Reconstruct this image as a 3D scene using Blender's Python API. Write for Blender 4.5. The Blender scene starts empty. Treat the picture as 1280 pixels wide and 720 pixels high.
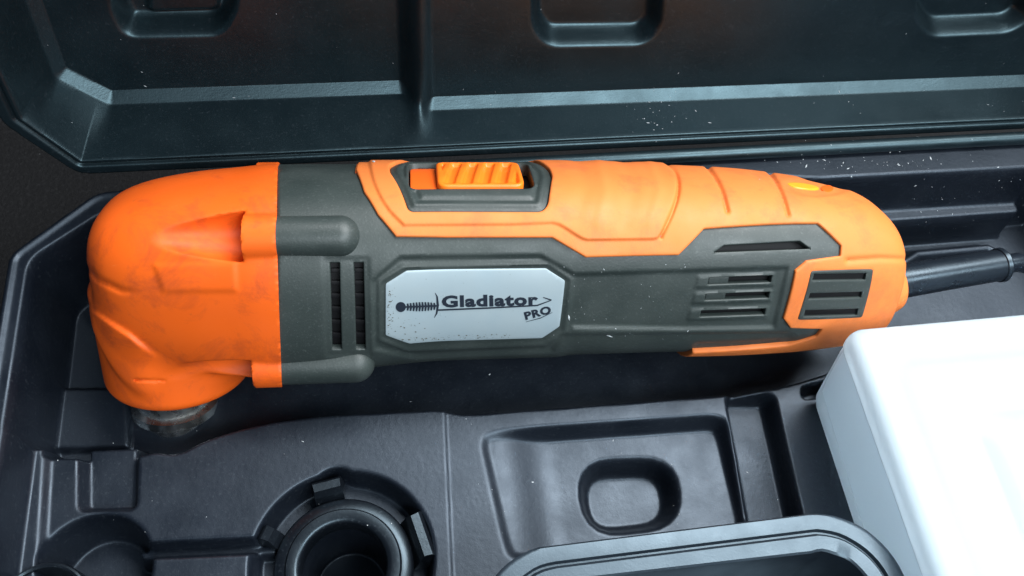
import bpy, math, random
import numpy as np
from mathutils import Vector, Matrix
from mathutils.geometry import delaunay_2d_cdt

# ------------------------------------------------------------------ camera, world, light, exposure
scene = bpy.context.scene
MM = 0.001
FPX = 1080.0
_ex = np.array([7400., -573., FPX]); _ex /= np.linalg.norm(_ex)
_ey = np.array([-310., -1960., FPX]); _ey -= _ex*_ey.dot(_ex); _ey /= np.linalg.norm(_ey)
_ez = np.cross(_ex, _ey)
CM = np.array([_ex, _ey, _ez])              # camera axes (right, down, forward) -> world
CPOS = -300.0*CM[:, 2]                      # camera position in mm
CEN = np.array([640., 360.])

camd = bpy.data.cameras.new('camera')
cam = bpy.data.objects.new('camera', camd)
scene.collection.objects.link(cam)
rot = Matrix(((CM[0, 0], -CM[0, 1], -CM[0, 2]), (CM[1, 0], -CM[1, 1], -CM[1, 2]), (CM[2, 0], -CM[2, 1], -CM[2, 2])))
cam.matrix_world = Matrix.Translation(Vector(CPOS*MM)) @ rot.to_4x4()
camd.sensor_width = 36.0
camd.lens = FPX/1280*36.0
camd.clip_start = 0.01
camd.clip_end = 20
scene.camera = cam

world = bpy.data.worlds.new('World'); scene.world = world; world.use_nodes = True
wbg = world.node_tree.nodes['Background']
wbg.inputs[0].default_value = (0.42, 0.66, 1.0, 1); wbg.inputs[1].default_value = 0.06


def area(name, loc, target, sx, sy, power, col):
    l = bpy.data.lights.new(name, 'AREA'); l.shape = 'RECTANGLE'; l.size = sx; l.size_y = sy
    l.energy = power; l.color = col
    o = bpy.data.objects.new(name, l); scene.collection.objects.link(o)
    o.location = loc
    o.rotation_euler = (Vector(target)-Vector(loc)).to_track_quat('-Z', 'Y').to_euler()
    return o


area('ceiling_lamp', (0.40, 0.32, 0.88), (0.05, 0, 0), 0.80, 0.45, 19.0, (0.96, 0.985, 1.0))
area('room_window', (0.34, -0.50, 0.74), (0.05, 0, 0), 0.90, 0.24, 10.5, (0.86, 0.95, 1.0))

scene.view_settings.view_transform = 'Standard'
scene.view_settings.look = 'None'
scene.view_settings.exposure = 0.35
scene.view_settings.gamma = 1.0
scene.view_settings.use_curve_mapping = False
try:
    scene.cycles.max_bounces = 8
except Exception:
    pass

# ------------------------------------------------------------------ projection helpers (mm)


def ray(px, py):
    d = CM @ np.array([px-CEN[0], py-CEN[1], FPX]); return d/np.linalg.norm(d)


def at(px, py, z):
    d = ray(px, py); return CPOS+d*(z-CPOS[2])/d[2]


def at2(pts, z):
    return [tuple(at(x, y, z)[:2]) for x, y in pts]


def proj(P):
    q = (np.asarray(P)-CPOS) @ CM
    return CEN+FPX*q[..., :2]/q[..., 2:3]


def sstep(x):
    x = np.clip(x, 0, 1); return x*x*x*(x*(6*x-15)+10)


def poly_sd(P, poly):
    """signed distance of points (N,2) to polygon, negative inside"""
    P = np.asarray(P, float); poly = np.asarray(poly, float)
    x, y = P[:, 0], P[:, 1]
    d2 = np.full(len(P), 1e18); ins = np.zeros(len(P), bool)
    n = len(poly)
    for i in range(n):
        a, b = poly[i], poly[(i+1) % n]
        e = b-a; L = e.dot(e)+1e-12
        t = np.clip(((x-a[0])*e[0]+(y-a[1])*e[1])/L, 0, 1)
        dx = x-a[0]-t*e[0]; dy = y-a[1]-t*e[1]
        d2 = np.minimum(d2, dx*dx+dy*dy)
        c1 = (a[1] <= y) & (b[1] > y); c2 = (b[1] <= y) & (a[1] > y)
        cr = e[0]*(y-a[1])-e[1]*(x-a[0])
        ins ^= (c1 & (cr > 0)) | (c2 & (cr < 0))
    d = np.sqrt(d2)
    return np.where(ins, -d, d)


def line_d(P, pts):
    P = np.asarray(P, float); x, y = P[:, 0], P[:, 1]
    d2 = np.full(len(P), 1e18)
    for a, b in zip(pts[:-1], pts[1:]):
        a = np.array(a, float); e = np.array(b, float)-a; L = e.dot(e)+1e-12
        t = np.clip(((x-a[0])*e[0]+(y-a[1])*e[1])/L, 0, 1)
        d2 = np.minimum(d2, (x-a[0]-t*e[0])**2+(y-a[1]-t*e[1])**2)
    return np.sqrt(d2)


def round_poly(poly, r, seg=5):
    """cut every corner of a polygon with a quadratic curve of size r"""
    out = []; n = len(poly)
    for i in range(n):
        p = np.array(poly[i], float); a = np.array(poly[i-1], float); b = np.array(poly[(i+1) % n], float)
        ra = min(r, np.linalg.norm(a-p)*.48); rb = min(r, np.linalg.norm(b-p)*.48)
        A = p+(a-p)/max(np.linalg.norm(a-p), 1e-9)*ra; B = p+(b-p)/max(np.linalg.norm(b-p), 1e-9)*rb
        for k in range(seg+1):
            t = k/seg
            out.append(tuple((1-t)**2*A+2*t*(1-t)*p+t*t*B))
    return out


def densify(poly, step, closed=True):
    out = []; n = len(poly)
    for i in range(n if closed else n-1):
        a = np.array(poly[i], float); b = np.array(poly[(i+1) % n], float)
        k = max(1, int(np.ceil(np.linalg.norm(b-a)/step)))
        for j in range(k): out.append(tuple(a+(b-a)*j/k))
    if not closed: out.append(tuple(poly[-1]))
    return out


# ------------------------------------------------------------------ object helpers
ORIG = {}


def empty(name, loc, label, cat, group=None, parent=None):
    o = bpy.data.objects.new(name, None); scene.collection.objects.link(o)
    o.empty_display_size = 0.01
    o.location = Vector(loc)*MM; ORIG[o] = np.array(loc, float)
    o['label'] = label; o['category'] = cat
    if group: o['group'] = group
    return o


def mk(name, V, F, mat, parent=None, smooth=True, sharp=40, mats=None, org=None):
    V = np.asarray(V, float)
    base = ORIG[parent] if parent else np.array(org if org is not None else (0, 0, 0), float)
    me = bpy.data.meshes.new(name)
    me.from_pydata(((V-base)*MM).tolist(), [], F)
    me.update()
    if smooth:
        me.polygons.foreach_set('use_smooth', [True]*len(me.polygons))
        if sharp < 180: me.set_sharp_from_angle(angle=math.radians(sharp))
    me.materials.append(mat)
    o = bpy.data.objects.new(name, me); scene.collection.objects.link(o)
    if parent:
        o.parent = parent
    else:
        o.location = Vector(base)*MM
    ORIG[o] = base
    return o


def tag(o, label=None, cat=None, kind=None, group=None):
    if label: o['label'] = label
    if cat: o['category'] = cat
    if kind: o['kind'] = kind
    if group: o['group'] = group
    return o


def grid_faces(nx, ny, wrap=False):
    i = np.arange(nx-1)[:, None]; j = np.arange(ny if wrap else ny-1)[None, :]
    j2 = (j+1) % ny
    a = i*ny+j; b = (i+1)*ny+j; c = (i+1)*ny+j2; d = i*ny+j2
    return np.stack([a, b, c, d], -1).reshape(-1, 4).tolist()


def orient(V, F, ref):
    return F


def lathe(prof, n, center, axis=(0, 0, 1), closed=True):
    """profile [(r,h)] about axis through center (mm)"""
    ax = np.array(axis, float); ax /= np.linalg.norm(ax)
    t = np.array([1, 0, 0.]) if abs(ax[0]) < .9 else np.array([0, 1., 0])
    e1 = np.cross(ax, t); e1 /= np.linalg.norm(e1); e2 = np.cross(ax, e1)
    V = []; m = len(prof)
    for r, h in prof:
        for k in range(n):
            a = 2*math.pi*k/n
            V.append(np.array(center)+ax*h+(e1*math.cos(a)+e2*math.sin(a))*r)
    F = grid_faces(m, n, True)
    if closed:
        F.append(list(range(n))[::-1]); F.append(list(range((m-1)*n, m*n)))
    return np.array(V), F


def tube(path, rad, n=20, cap=True):
    path = [np.array(p, float) for p in path]; V = []
    for i, p in enumerate(path):
        d = path[min(i+1, len(path)-1)]-path[max(i-1, 0)]; d /= np.linalg.norm(d)
        e1 = np.cross(d, (0, 0, 1.)); e1 /= np.linalg.norm(e1); e2 = np.cross(d, e1)
        r = rad[i] if hasattr(rad, '__len__') else rad
        for k in range(n):
            a = 2*math.pi*k/n; V.append(p+(e1*math.cos(a)+e2*math.sin(a))*r)
    F = grid_faces(len(path), n, True)
    if cap: F += [list(range(n))[::-1], list(range((len(path)-1)*n, len(path)*n))]
    return np.array(V), F


# ------------------------------------------------------------------ materials


class Mat:
    def __init__(s, name, col, rough=.5, spec=.5, metal=0.):
        s.m = bpy.data.materials.new(name); s.m.use_nodes = True
        s.nt = s.m.node_tree; s.b = s.nt.nodes['Principled BSDF']
        s.b.inputs['Base Color'].default_value = (*col, 1); s.b.inputs['Roughness'].default_value = rough
        s.b.inputs['Specular IOR Level'].default_value = spec; s.b.inputs['Metallic'].default_value = metal
        s.tc = s.nt.nodes.new('ShaderNodeNewGeometry')
        s.col = None; s.base = col; s.rough = rough; s.nrm = None

    def noise(s, scale, detail=4, rough=.55, dist=0., stretch=None):
        n = s.nt.nodes.new('ShaderNodeTexNoise'); n.inputs['Scale'].default_value = scale
        n.inputs['Detail'].default_value = detail; n.inputs['Roughness'].default_value = rough
        n.inputs['Distortion'].default_value = dist
        src = s.tc.outputs['Position']
        if stretch:
            mp = s.nt.nodes.new('ShaderNodeMapping'); mp.inputs['Scale'].default_value = stretch
            mp.inputs['Rotation'].default_value = (0, 0, .5)
            s.nt.links.new(src, mp.inputs['Vector']); src = mp.outputs[0]
        s.nt.links.new(src, n.inputs['Vector']); return n.outputs['Fac']

    def ramp(s, fac, lo, hi, a=0., b=1.):
        r = s.nt.nodes.new('ShaderNodeMapRange'); r.inputs['From Min'].default_value = lo
        r.inputs['From Max'].default_value = hi; r.inputs['To Min'].default_value = a; r.inputs['To Max'].default_value = b
        r.clamp = True; s.nt.links.new(fac, r.inputs['Value']); return r.outputs[0]

    def mix(s, fac, col):
        m = s.nt.nodes.new('ShaderNodeMix'); m.data_type = 'RGBA'
        s.nt.links.new(fac, m.inputs[0])
        if s.col: s.nt.links.new(s.col, m.inputs[6])
        else: m.inputs[6].default_value = (*s.base, 1)
        m.inputs[7].default_value = (*col, 1)
        s.col = m.outputs[2]; s.nt.links.new(s.col, s.b.inputs['Base Color']); return s

    def mul(s, a, b):
        m = s.nt.nodes.new('ShaderNodeMath'); m.operation = 'MULTIPLY'
        s.nt.links.new(a, m.inputs[0]); s.nt.links.new(b, m.inputs[1]); return m.outputs[0]

    def setrough(s, fac, lo, hi):
        s.nt.links.new(s.ramp(fac, .3, .7, lo, hi), s.b.inputs['Roughness']); return s

    def bump(s, fac, strength, dist):
        b = s.nt.nodes.new('ShaderNodeBump'); b.inputs['Strength'].default_value = strength
        b.inputs['Distance'].default_value = dist
        s.nt.links.new(fac, b.inputs['Height'])
        if s.nrm: s.nt.links.new(s.nrm, b.inputs['Normal'])
        s.nrm = b.outputs[0]; s.nt.links.new(s.nrm, s.b.inputs['Normal']); return s

    def specks(s, scale, thr, col, breakup=60):
        v = s.nt.nodes.new('ShaderNodeTexVoronoi'); v.inputs['Scale'].default_value = scale
        s.nt.links.new(s.tc.outputs['Position'], v.inputs['Vector'])
        f = s.ramp(v.outputs['Distance'], thr, thr*.6, 0, 1)
        g = s.ramp(s.noise(breakup, 3), .5, .62)
        return s.mix(s.mul(f, g), col)


def m_black(name, col, r0, r1, grain=.25, scuff=.3, spec=.5, tint=(.66, .86, 1.)):
    m = Mat(name, col, .4, spec)
    m.b.inputs['Specular Tint'].default_value = (*tint, 1)  # cool cast of the light put into the plastic's reflection colour
    m.mix(m.ramp(m.noise(45, 5), .42, .75, 0, .55), tuple(c*1.6+.002 for c in col))
    m.mix(m.ramp(m.noise(300, 6, .7, stretch=(1, 14, 3)), .62, .78, 0, scuff), (.05, .062, .07))
    m.mix(m.ramp(m.noise(1000, 2, .6), .60, .74, 0, .55), (.026, .032, .038))
    m.mix(m.ramp(m.noise(220, 5, .7, stretch=(16, 1, 2)), .64, .80, 0, scuff), (.045, .056, .064))
    m.setrough(m.noise(70, 5), r0, r1)
    m.bump(m.noise(900, 2), .12, .00020)
    m.bump(m.noise(2600, 2), grain, .00010)
    m.bump(m.noise(38, 2), .05, .0010)
    return m.m


M_TRAY = m_black('black_case_plastic', (.003, .0045, .008), .38, .52, spec=.6, tint=(.70, .84, 1.))
M_LID = m_black('black_lid_plastic', (.003, .006, .008), .36, .47, scuff=.4, spec=.85, tint=(.60, .89, 1.))
M_BIN = m_black('grey_black_bin_plastic', (.009, .013, .019), .36, .48, scuff=.5, spec=.9)
M_GLOSS = m_black('smooth_black_plastic', (.003, .004, .006), .26, .38, grain=.08)
M_CORD = m_black('cord_rubber', (.006, .008, .012), .24, .34, grain=.1)
M_VENT_SHADE = Mat('vent_shade_black', (.006, .006, .007), .6, .2).m  # flat black that paints the shade inside the vents

m = Mat('orange_head_plastic', (.80, .115, .008), .5, .28)
m.mix(m.ramp(m.noise(28, 5), .40, .72, 0, .55), (.78, .105, .010))
m.mix(m.ramp(m.noise(55, 8, .72, .5), .50, .72, 0, .75), (.34, .050, .016))
m.mix(m.ramp(m.noise(260, 5, .7, stretch=(1, 9, 2)), .66, .80, 0, .5), (.95, .30, .08))
m.mix(m.ramp(m.noise(420, 4, .7), .66, .78, 0, .45), (.30, .06, .02))
m.setrough(m.noise(90, 4), .46, .62); m.bump(m.noise(3200, 2), .3, .00008)
M_HEAD = m.m

m = Mat('orange_grip_rubber', (.73, .19, .042), .58, .32)
m.mix(m.ramp(m.noise(36, 6, .6, .6), .45, .72, 0, .6), (.70, .17, .035))
m.mix(m.ramp(m.noise(52, 8, .74, .3), .50, .74, 0, .65), (.38, .10, .038))
m.mix(m.ramp(m.noise(700, 3), .66, .8, 0, .4), (.35, .13, .05))
m.setrough(m.noise(80, 4), .46, .66); m.bump(m.noise(2400, 3), .35, .00010)
M_GRIP = m.m

m = Mat('orange_switch_plastic', (.92, .19, .012), .36, .4)
m.mix(m.ramp(m.noise(160, 4), .5, .75, 0, .5), (.80, .13, .01))
M_SWITCH = m.m
m = Mat('yellow_dial_plastic', (.95, .33, .02), .35, .5); M_DIAL = m.m

m = Mat('dark_grey_housing_plastic', (.027, .036, .034), .44, .5)
m.mix(m.ramp(m.noise(40, 5), .42, .7, 0, .6), (.046, .058, .054))
m.mix(m.ramp(m.noise(500, 5, .7), .64, .78, 0, .5), (.14, .16, .15))
m.mix(m.ramp(m.noise(1100, 2, .6), .58, .74, 0, .35), (.085, .10, .095))
m.setrough(m.noise(75, 4), .40, .60); m.bump(m.noise(1500, 3), .4, .00012)
M_HOUSE = m.m

m = Mat('silver_label_film', (.36, .43, .46), .33, .5, .12)
m.mix(m.ramp(m.noise(60, 3), .4, .7, 0, .5), (.31, .40, .45))
m.mix(m.ramp(m.noise(900, 5, .7), .67, .73, 0, .85), (.10, .09, .07))
m.setrough(m.noise(100, 4), .26, .45)
M_LABEL = m.m
M_INK = Mat('label_ink', (.012, .018, .03), .45).m

m = Mat('spindle_steel', (.80, .80, .78), .3, .5, 1.)
m.setrough(m.noise(200, 4), .20, .34)
M_STEEL = m.m

m = Mat('rough_dark_table', (.003, .003, .0035), .8, .2)
m.mix(m.ramp(m.noise(500, 6, .7), .5, .75, 0, .8), (.012, .012, .013))
m.bump(m.noise(600, 4), .7, .0008)
M_FLOOR = m.m

mb = bpy.data.materials.new('frosted_box_plastic'); mb.use_nodes = True
nt = mb.node_tree; nt.nodes.clear()
out = nt.nodes.new('ShaderNodeOutputMaterial')
pr = nt.nodes.new('ShaderNodeBsdfPrincipled'); pr.inputs['Base Color'].default_value = (.64, .72, .76, 1)
pr.inputs['Roughness'].default_value = .42
tr = nt.nodes.new('ShaderNodeBsdfTranslucent'); tr.inputs['Color'].default_value = (.90, .96, 1.0, 1)
gl = nt.nodes.new('ShaderNodeBsdfRefraction'); gl.inputs['Color'].default_value = (.9, .96, 1, 1); gl.inputs['Roughness'].default_value = .45; gl.inputs['IOR'].default_value = 1.05
m1 = nt.nodes.new('ShaderNodeMixShader'); m1.inputs[0].default_value = .50
m2 = nt.nodes.new('ShaderNodeMixShader'); m2.inputs[0].default_value = .20
nz = nt.nodes.new('ShaderNodeTexNoise'); nz.inputs['Scale'].default_value = 40; nz.inputs['Detail'].default_value = 4
gg = nt.nodes.new('ShaderNodeNewGeometry'); nt.links.new(gg.outputs['Position'], nz.inputs['Vector'])
bp = nt.nodes.new('ShaderNodeBump'); bp.inputs['Strength'].default_value = .15; bp.inputs['Distance'].default_value = .001
nt.links.new(nz.outputs['Fac'], bp.inputs['Height']); nt.links.new(bp.outputs[0], pr.inputs['Normal'])
nt.links.new(pr.outputs[0], m1.inputs[1]); nt.links.new(tr.outputs[0], m1.inputs[2])
nt.links.new(m1.outputs[0], m2.inputs[1]); nt.links.new(gl.outputs[0], m2.inputs[2])
nt.links.new(m2.outputs[0], out.inputs['Surface'])
M_BOX = mb
M_DUST = Mat('white_dust', (.48, .51, .53), .8, .2).m

# ------------------------------------------------------------------ the table under the case
V = []
n = 60
gx = np.linspace(-420, 420, n); gy = np.linspace(-360, 420, n)
X, Y = np.meshgrid(gx, gy, indexing='ij')
Z = -84+0*X
o = mk('table_surface', np.stack([X, Y, Z], -1).reshape(-1, 3), grid_faces(n, n), M_FLOOR)
tag(o, 'rough black surface under the tool case', kind='structure')

# ------------------------------------------------------------------ the case: tray and lid
case = empty('tool_case', (20, -20, -84), 'open black blow-moulded plastic tool case with its lid standing up', 'tool case')

# tray as a moulded sheet
HS = .62
gx = np.arange(-172, 254, HS); gy = np.concatenate([np.arange(-174, -112, 1.2), np.arange(-112, 62, HS)])
X, Y = np.meshgrid(gx, gy, indexing='ij'); P = np.stack([X.ravel(), Y.ravel()], -1)


def blend(z, poly, target, wall, rnd=0., shift=0.):
    if rnd: poly = round_poly(poly, rnd)
    d = poly_sd(P, poly)+shift
    k = sstep(.5-d/wall)
    return z*(1-k)+target*k


rng = np.random.default_rng(4)
z = np.full(len(P), -20.)
# deck right of the crease lies a little lower
z = blend(z, at2([(555, 480), (567, 760)], -20)+[(250, -175), (250, -20)], -20.8, 1.6)
# tool well
well = at2([(20, 566), (178, 563), (194, 557), (222, 562), (250, 545), (300, 529), (345, 520), (400, 513), (555, 505), (578, 511), (900, 487), (960, 480), (1000, 470)], -20) + [(112, -33), (150, -26), (252, -26), (252, 60), (-170, 60)]
well[0] = (-170, well[0][1])
z = blend(z, well, -79., 5., rnd=5)
# left pocket floor beside the spindle
z = blend(z, at2([(30, 470), (166, 470), (170, 566), (30, 570)], -31), -34, 9, rnd=4)
# floor of the cord bay and the ledge along its back
z = blend(z, [(132, 60), (252, 60), (252, -26), (138, -26)], -37., 8., rnd=4)
z = blend(z, [(112, 60), (222, 60), (222, 27.2), (112, 27.2)], -19., 2.6, rnd=3)
# cord cradle ridge
dl = line_d(P, at2([(1140, 318), (1156, 308), (1245, 300), (1268, 312)], -25))
z = np.maximum(z, -37+7*sstep(1-dl/5.5)*(X.ravel() > 140))
# stepped panel with a finger pocket
zpan = -22.6-5.9*sstep((P[:, 0]+14)/26)
pan = at2([(603, 552), (622, 546), (893, 527), (905, 536), (935, 660), (640, 700), (632, 680)], -24)
z = blend(z, pan, zpan, 5.0, rnd=5)
ch = at2([(905, 500), (958, 500), (998, 680), (938, 680)], -26)
z = blend(z, ch, -29.5, 4.5, rnd=3)
z = blend(z, at2([(727, 582), (838, 578), (846, 652), (738, 664)], -28.5), -38, 6.5, rnd=11)
# small slot by the frosted box
z = blend(z, at2([(1001, 486), (1035, 478), (1035, 494), (1003, 499)], -22), -30, 1.6, rnd=2)
# shallow rectangular recess
z = blend(z, at2([(104, 555), (172, 552), (170, 636), (104, 638)], -22), -25.5, 3.5, rnd=2)
# round recess, channel and collar seat
for (cx, cy), r, dep, w in ((at(118, 716, -22)[:2], 15.5, -38, 6), (at(428, 700, -20)[:2], 27.5, -31, 3.5), (at(50, 762, -16)[:2], 16.5, -38, 3), (at(420, 612, -20)[:2], 6.5, -31, 3), (at(428, 706, -20)[:2], 13.6, -60, 3)):
    d = np.hypot(P[:, 0]-cx, P[:, 1]-cy)-r; k = sstep(.5-d/w); z = z*(1-k)+dep*k
z = blend(z, at2([(486, 640), (508, 632), (536, 692), (536, 725), (500, 725)], -20), -31, 3, rnd=2)
z = blend(z, at2([(166, 683), (345, 675), (345, 690), (168, 698)], -22), -27, 2.6, rnd=1.5)
# raised left edge strip of the deck
z = blend(z, at2([(20, 560), (62, 560), (52, 730), (10, 730)], -20), -17.5, 3.5)
# flange, then outer wall
inner = [(-160.2, -162), (-160.2, 25.5), (-137.5, 43.2), (95, 42.6), (126, 38.2), (241, 37), (241, -162)]
din = poly_sd(P, round_poly(inner, 5))
depth = np.where(X.ravel() > 128, 6.5, 4.0)
k = sstep((din+depth*.85)/depth)
z = z*(1-k)+0.0*k
outer = [(-167.4, -169), (-167.4, 27.5), (-141.5, 51.5), (-120, 53.6), (248, 53.6), (248, -169)]
dout = poly_sd(P, round_poly(outer, 4))
# small raised bead along the flange
z = z+1.1*np.exp(-((dout+2.2)/1.0)**2)*(k > .9)
k = sstep((dout+.8)/2.2); z = z*(1-k)-82*k
z += rng.normal(0, .012, len(z))
keep = (dout < 3.0).reshape(X.shape)
nx, ny = X.shape
F = grid_faces(nx, ny)
kf = (keep[:-1, :-1] & keep[1:, :-1] & keep[1:, 1:] & keep[:-1, 1:]).ravel()
F = [f for f, q in zip(F, kf) if q]
Vt = np.stack([P[:, 0], P[:, 1], z], -1)
used = np.zeros(len(Vt), bool); used[np.array(F).ravel()] = True
idx = np.cumsum(used)-1
tray = mk('tray', Vt[used], idx[np.array(F)].tolist(), M_TRAY, case, sharp=180)
tag(tray, 'moulded black lower tray holding the tool')

# hinge barrel along the rear flange
pth = [(x, 51.2-(.0 if x < 0 else .006*x), 2.6) for x in np.linspace(-60, 238, 40)]
V, F = tube(pth, 2.7, 18)
V[:, 2] = np.maximum(V[:, 2], -1.5)
mk('hinge_barrel', V, F, M_LID, case, sharp=60)

# lid: sheet in (x, l) with depth along its outward normal
LT = math.radians(10)
LN = np.array([0, -math.cos(LT), math.sin(LT)]); LL = np.array([0, math.sin(LT), math.cos(LT)])
LO = np.array([0, 55.0, 3.0])


def lidp(px, py, dep):
    d = ray(px, py); oo = LO-LN*dep; s = (oo-CPOS).dot(LN)/d.dot(LN); Q = CPOS+s*d-oo
    return (Q[0], Q.dot(LL)+.0085*(Q[0]+40))


gx = np.concatenate([np.arange(-170, -164, .7), np.arange(-164, -128, .35), np.arange(-128, 252, .75)])
gl_ = np.concatenate([np.arange(-1, 4.5, .5), np.arange(4.5, 20, .16), np.arange(20, 62, .6), np.arange(62, 150, 1.5)])
X, L = np.meshgrid(gx, gl_, indexing='ij'); P = np.stack([X.ravel(), L.ravel()], -1)
w = np.zeros(len(P))
rimin = [(-155.6, 142), (-155.6, 27), (-143, 7.6), (-40, 7.2), (242, 7.2), (242, 142)]
floL = [lidp(62, 0, 27), lidp(83, 84, 27), lidp(140, 113, 27), lidp(500, 100, 27)]
floR = [lidp(541, 122, 20), lidp(1280, 92, 20)]
floL = [(floL[0][0], 134)]+floL[1:]+[(floL[3][0]+.5, 134)]
lL = (floL[2][1]+floL[3][1])/2; floL[2] = (floL[2][0], lL); floL[3] = (floL[3][0], lL); floL[4] = (floL[3][0]+.5, 134)
lR = max((floR[0][1]+floR[1][1])/2, 11.6)
floR = [(floR[0][0]-.5, 134), (floR[0][0], lR), (233, lR), (233, 134)]
# ledge wall: from the rim down to the chamfer, then the floor
dr = poly_sd(P, rimin)
dL = poly_sd(P, floL); dR = poly_sd(P, floR)
CH = 3.8
dA = np.where((dL < 0) | (dL < dR), 27., 20.)
# smooth ledge: depth grows with the ratio of distances between rim and floor edge
dmin = np.minimum(dL, dR)


def ledge(dfl, dep):
    t = np.clip(-dr/np.maximum(-dr+np.maximum(dfl-CH, 0), 1e-3), 0, 1)
    base = (dep-CH*.9)*np.clip(t, 0, 1)**.8
    inch = np.clip(1-dfl/CH, 0, 1)
    return np.where(dfl > CH, base, (dep-CH*.9)+CH*.9*inch)


eL = ledge(np.maximum(dL, 0), 27.); eR = ledge(np.maximum(dR, 0), 20.)
xs = (floL[3][0]+floR[1][0])/2
kx = sstep((P[:, 0]-floL[3][0]+.5)/(floR[1][0]-floL[3][0]+.5))
w = eL*(1-kx)+eR*kx
w = np.where(dr > 0, 0, w)
# pockets in the floor
for pts, dep, base in (([(138, -40), (136, 10), (155, 46), (280, 44), (300, 10), (300, -40)], 9, 27), ([(662, -40), (662, 34), (682, 58), (806, 56), (828, 34), (834, -40)], 8, 20), ([(1140, -40), (1142, 24), (1160, 46), (1262, 41), (1292, 20), (1295, -40)], 8, 20)):
    pl = round_poly([lidp(a, b, base+1) for a, b in pts], 5)
    d = poly_sd(P, pl); w = w+dep*sstep(.5-(d+2.6)/6.2)
# raised inner frame line inside first pocket
d = poly_sd(P, round_poly([lidp(a, b, 34) for a, b in [(185, -40), (185, 15), (275, 12), (275, -40)]], 3)); w = w-2.4*sstep(.5-d/2.5)
# rim: sealing groove, and outer drop
w += 1.3*np.exp(-((dr-2.1)/.55)**2)
out_ = [(-162.5, 148), (-162.5, 25), (-146, 1.0), (-40, 1.0), (249, 1.0), (249, 148)]
do = poly_sd(P, round_poly(out_, 4))
k = sstep((do+.6)/1.6); w = w*(1-k)+30*k
keep = (do < 1.6).reshape(X.shape)
F = grid_faces(*X.shape)
kf = (keep[:-1, :-1] & keep[1:, :-1] & keep[1:, 1:] & keep[:-1, 1:]).ravel()
F = [f for f, q in zip(F, kf) if q]
Vt = LO+np.outer(P[:, 0], (1, 0, 0))+np.outer(P[:, 1]-.0085*(P[:, 0]+40), LL)-np.outer(w+rng.normal(0, .012, len(w)), LN)
used = np.zeros(len(Vt), bool); used[np.array(F).ravel()] = True
idx = np.cumsum(used)-1
lid = mk('lid', Vt[used], idx[np.array(F)].tolist(), M_LID, case, sharp=180)
tag(lid, 'upright moulded black lid with rounded pockets')

# ------------------------------------------------------------------ the tool: frame and loft
beta = math.radians(-3.7)
TU = np.array([math.cos(beta), math.sin(beta), 0.])
TW = -CM[:, 2]-TU*(-CM[:, 2]).dot(TU); TW /= np.linalg.norm(TW)
TV = np.cross(TW, TU)
AL = math.radians(30)
TT = TV*math.cos(AL)+TW*math.sin(AL)        # direction the switch faces
TN = -TV*math.sin(AL)+TW*math.cos(AL)       # direction the label faces
TO = TW*4.0


def uv(px, py, w=0.):
    d = ray(px, py); o_ = TO+TW*w; s = (o_-CPOS).dot(TW)/d.dot(TW); Q = CPOS+s*d-o_
    return np.array([Q.dot(TU), Q.dot(TV)])


NEX = 2.7; ASP = .94


def unit_sec(psi):
    c, s = np.cos(psi), np.sin(psi)
    r = (np.abs(s)**NEX+np.abs(c/ASP)**NEX)**(-1/NEX)
    return r*s, r*c    # t, n


_t, _n = unit_sec(np.linspace(0, 2*math.pi, 2000)); _v = _t*math.cos(AL)-_n*math.sin(AL)
VEXT = _v.max()


def pchip(xs, ys):
    xs = np.array(xs); ys = np.array(ys); h = np.diff(xs); dl = np.diff(ys)/h
    m = np.zeros(len(xs)); m[0], m[-1] = dl[0], dl[-1]
    for i in range(1, len(xs)-1):
        if dl[i-1]*dl[i] > 0:
            w1 = 2*h[i]+h[i-1]; w2 = h[i]+2*h[i-1]; m[i] = (w1+w2)/(w1/dl[i-1]+w2/dl[i])

    def f(x):
        x = np.clip(x, xs[0], xs[-1]); i = np.clip(np.searchsorted(xs, x)-1, 0, len(xs)-2)
        t = (x-xs[i])/h[i]
        return ((1+2*t)*(1-t)**2*ys[i]+t*(1-t)**2*h[i]*m[i]+t*t*(3-2*t)*ys[i+1]+t*t*(t-1)*h[i]*m[i+1])
    return f


def make_loft(st):
    us, tv, bv = [], [], []
    for px, a, b in st:
        p, q = uv(px, a), uv(px, b); us.append((p[0]+q[0])/2); tv.append(p[1]); bv.append(q[1])
    return pchip(us, tv), pchip(us, bv), us[0], us[-1]


BODY = [(340, 208, 472), (400, 207, 467), (470, 207, 457), (560, 207, 449), (700, 207, 445), (800, 209, 442), (900, 213, 440),
        (975, 221, 436), (1030, 232, 430), (1066, 245, 424), (1086, 261, 415), (1098, 285, 400), (1104, 312, 380), (1107, 335, 356)]
bt, bb, U0, U1 = make_loft(BODY)
R0 = 31.0


def surf(u, psi, off=0.):
    """world points of the body loft; off is along the outward normal of the section"""
    u = np.asarray(u, float); psi = np.asarray(psi, float)
    t_, b_ = bt(u), bb(u); c_ = (t_+b_)/2; r = (t_-b_)/2/VEXT
    tt, nn = unit_sec(psi)
    e = 1e-3; t1, n1 = unit_sec(psi+e); t0, n0 = unit_sec(psi-e)
    dt, dn = (t1-t0), (n1-n0); L_ = np.hypot(dt, dn)+1e-12
    ot, on = -dn/L_, dt/L_
    sg = np.where(ot*tt+on*nn < 0, -1., 1.); ot *= sg; on *= sg
    T_ = r*tt+off*ot; N_ = r*nn+off*on
    du = np.zeros_like(u)
    return TO+np.multiply.outer(u, TU)+np.multiply.outer(c_, TV)+np.multiply.outer(T_, TT)+np.multiply.outer(N_, TN)+np.multiply.outer(du, TU)


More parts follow.
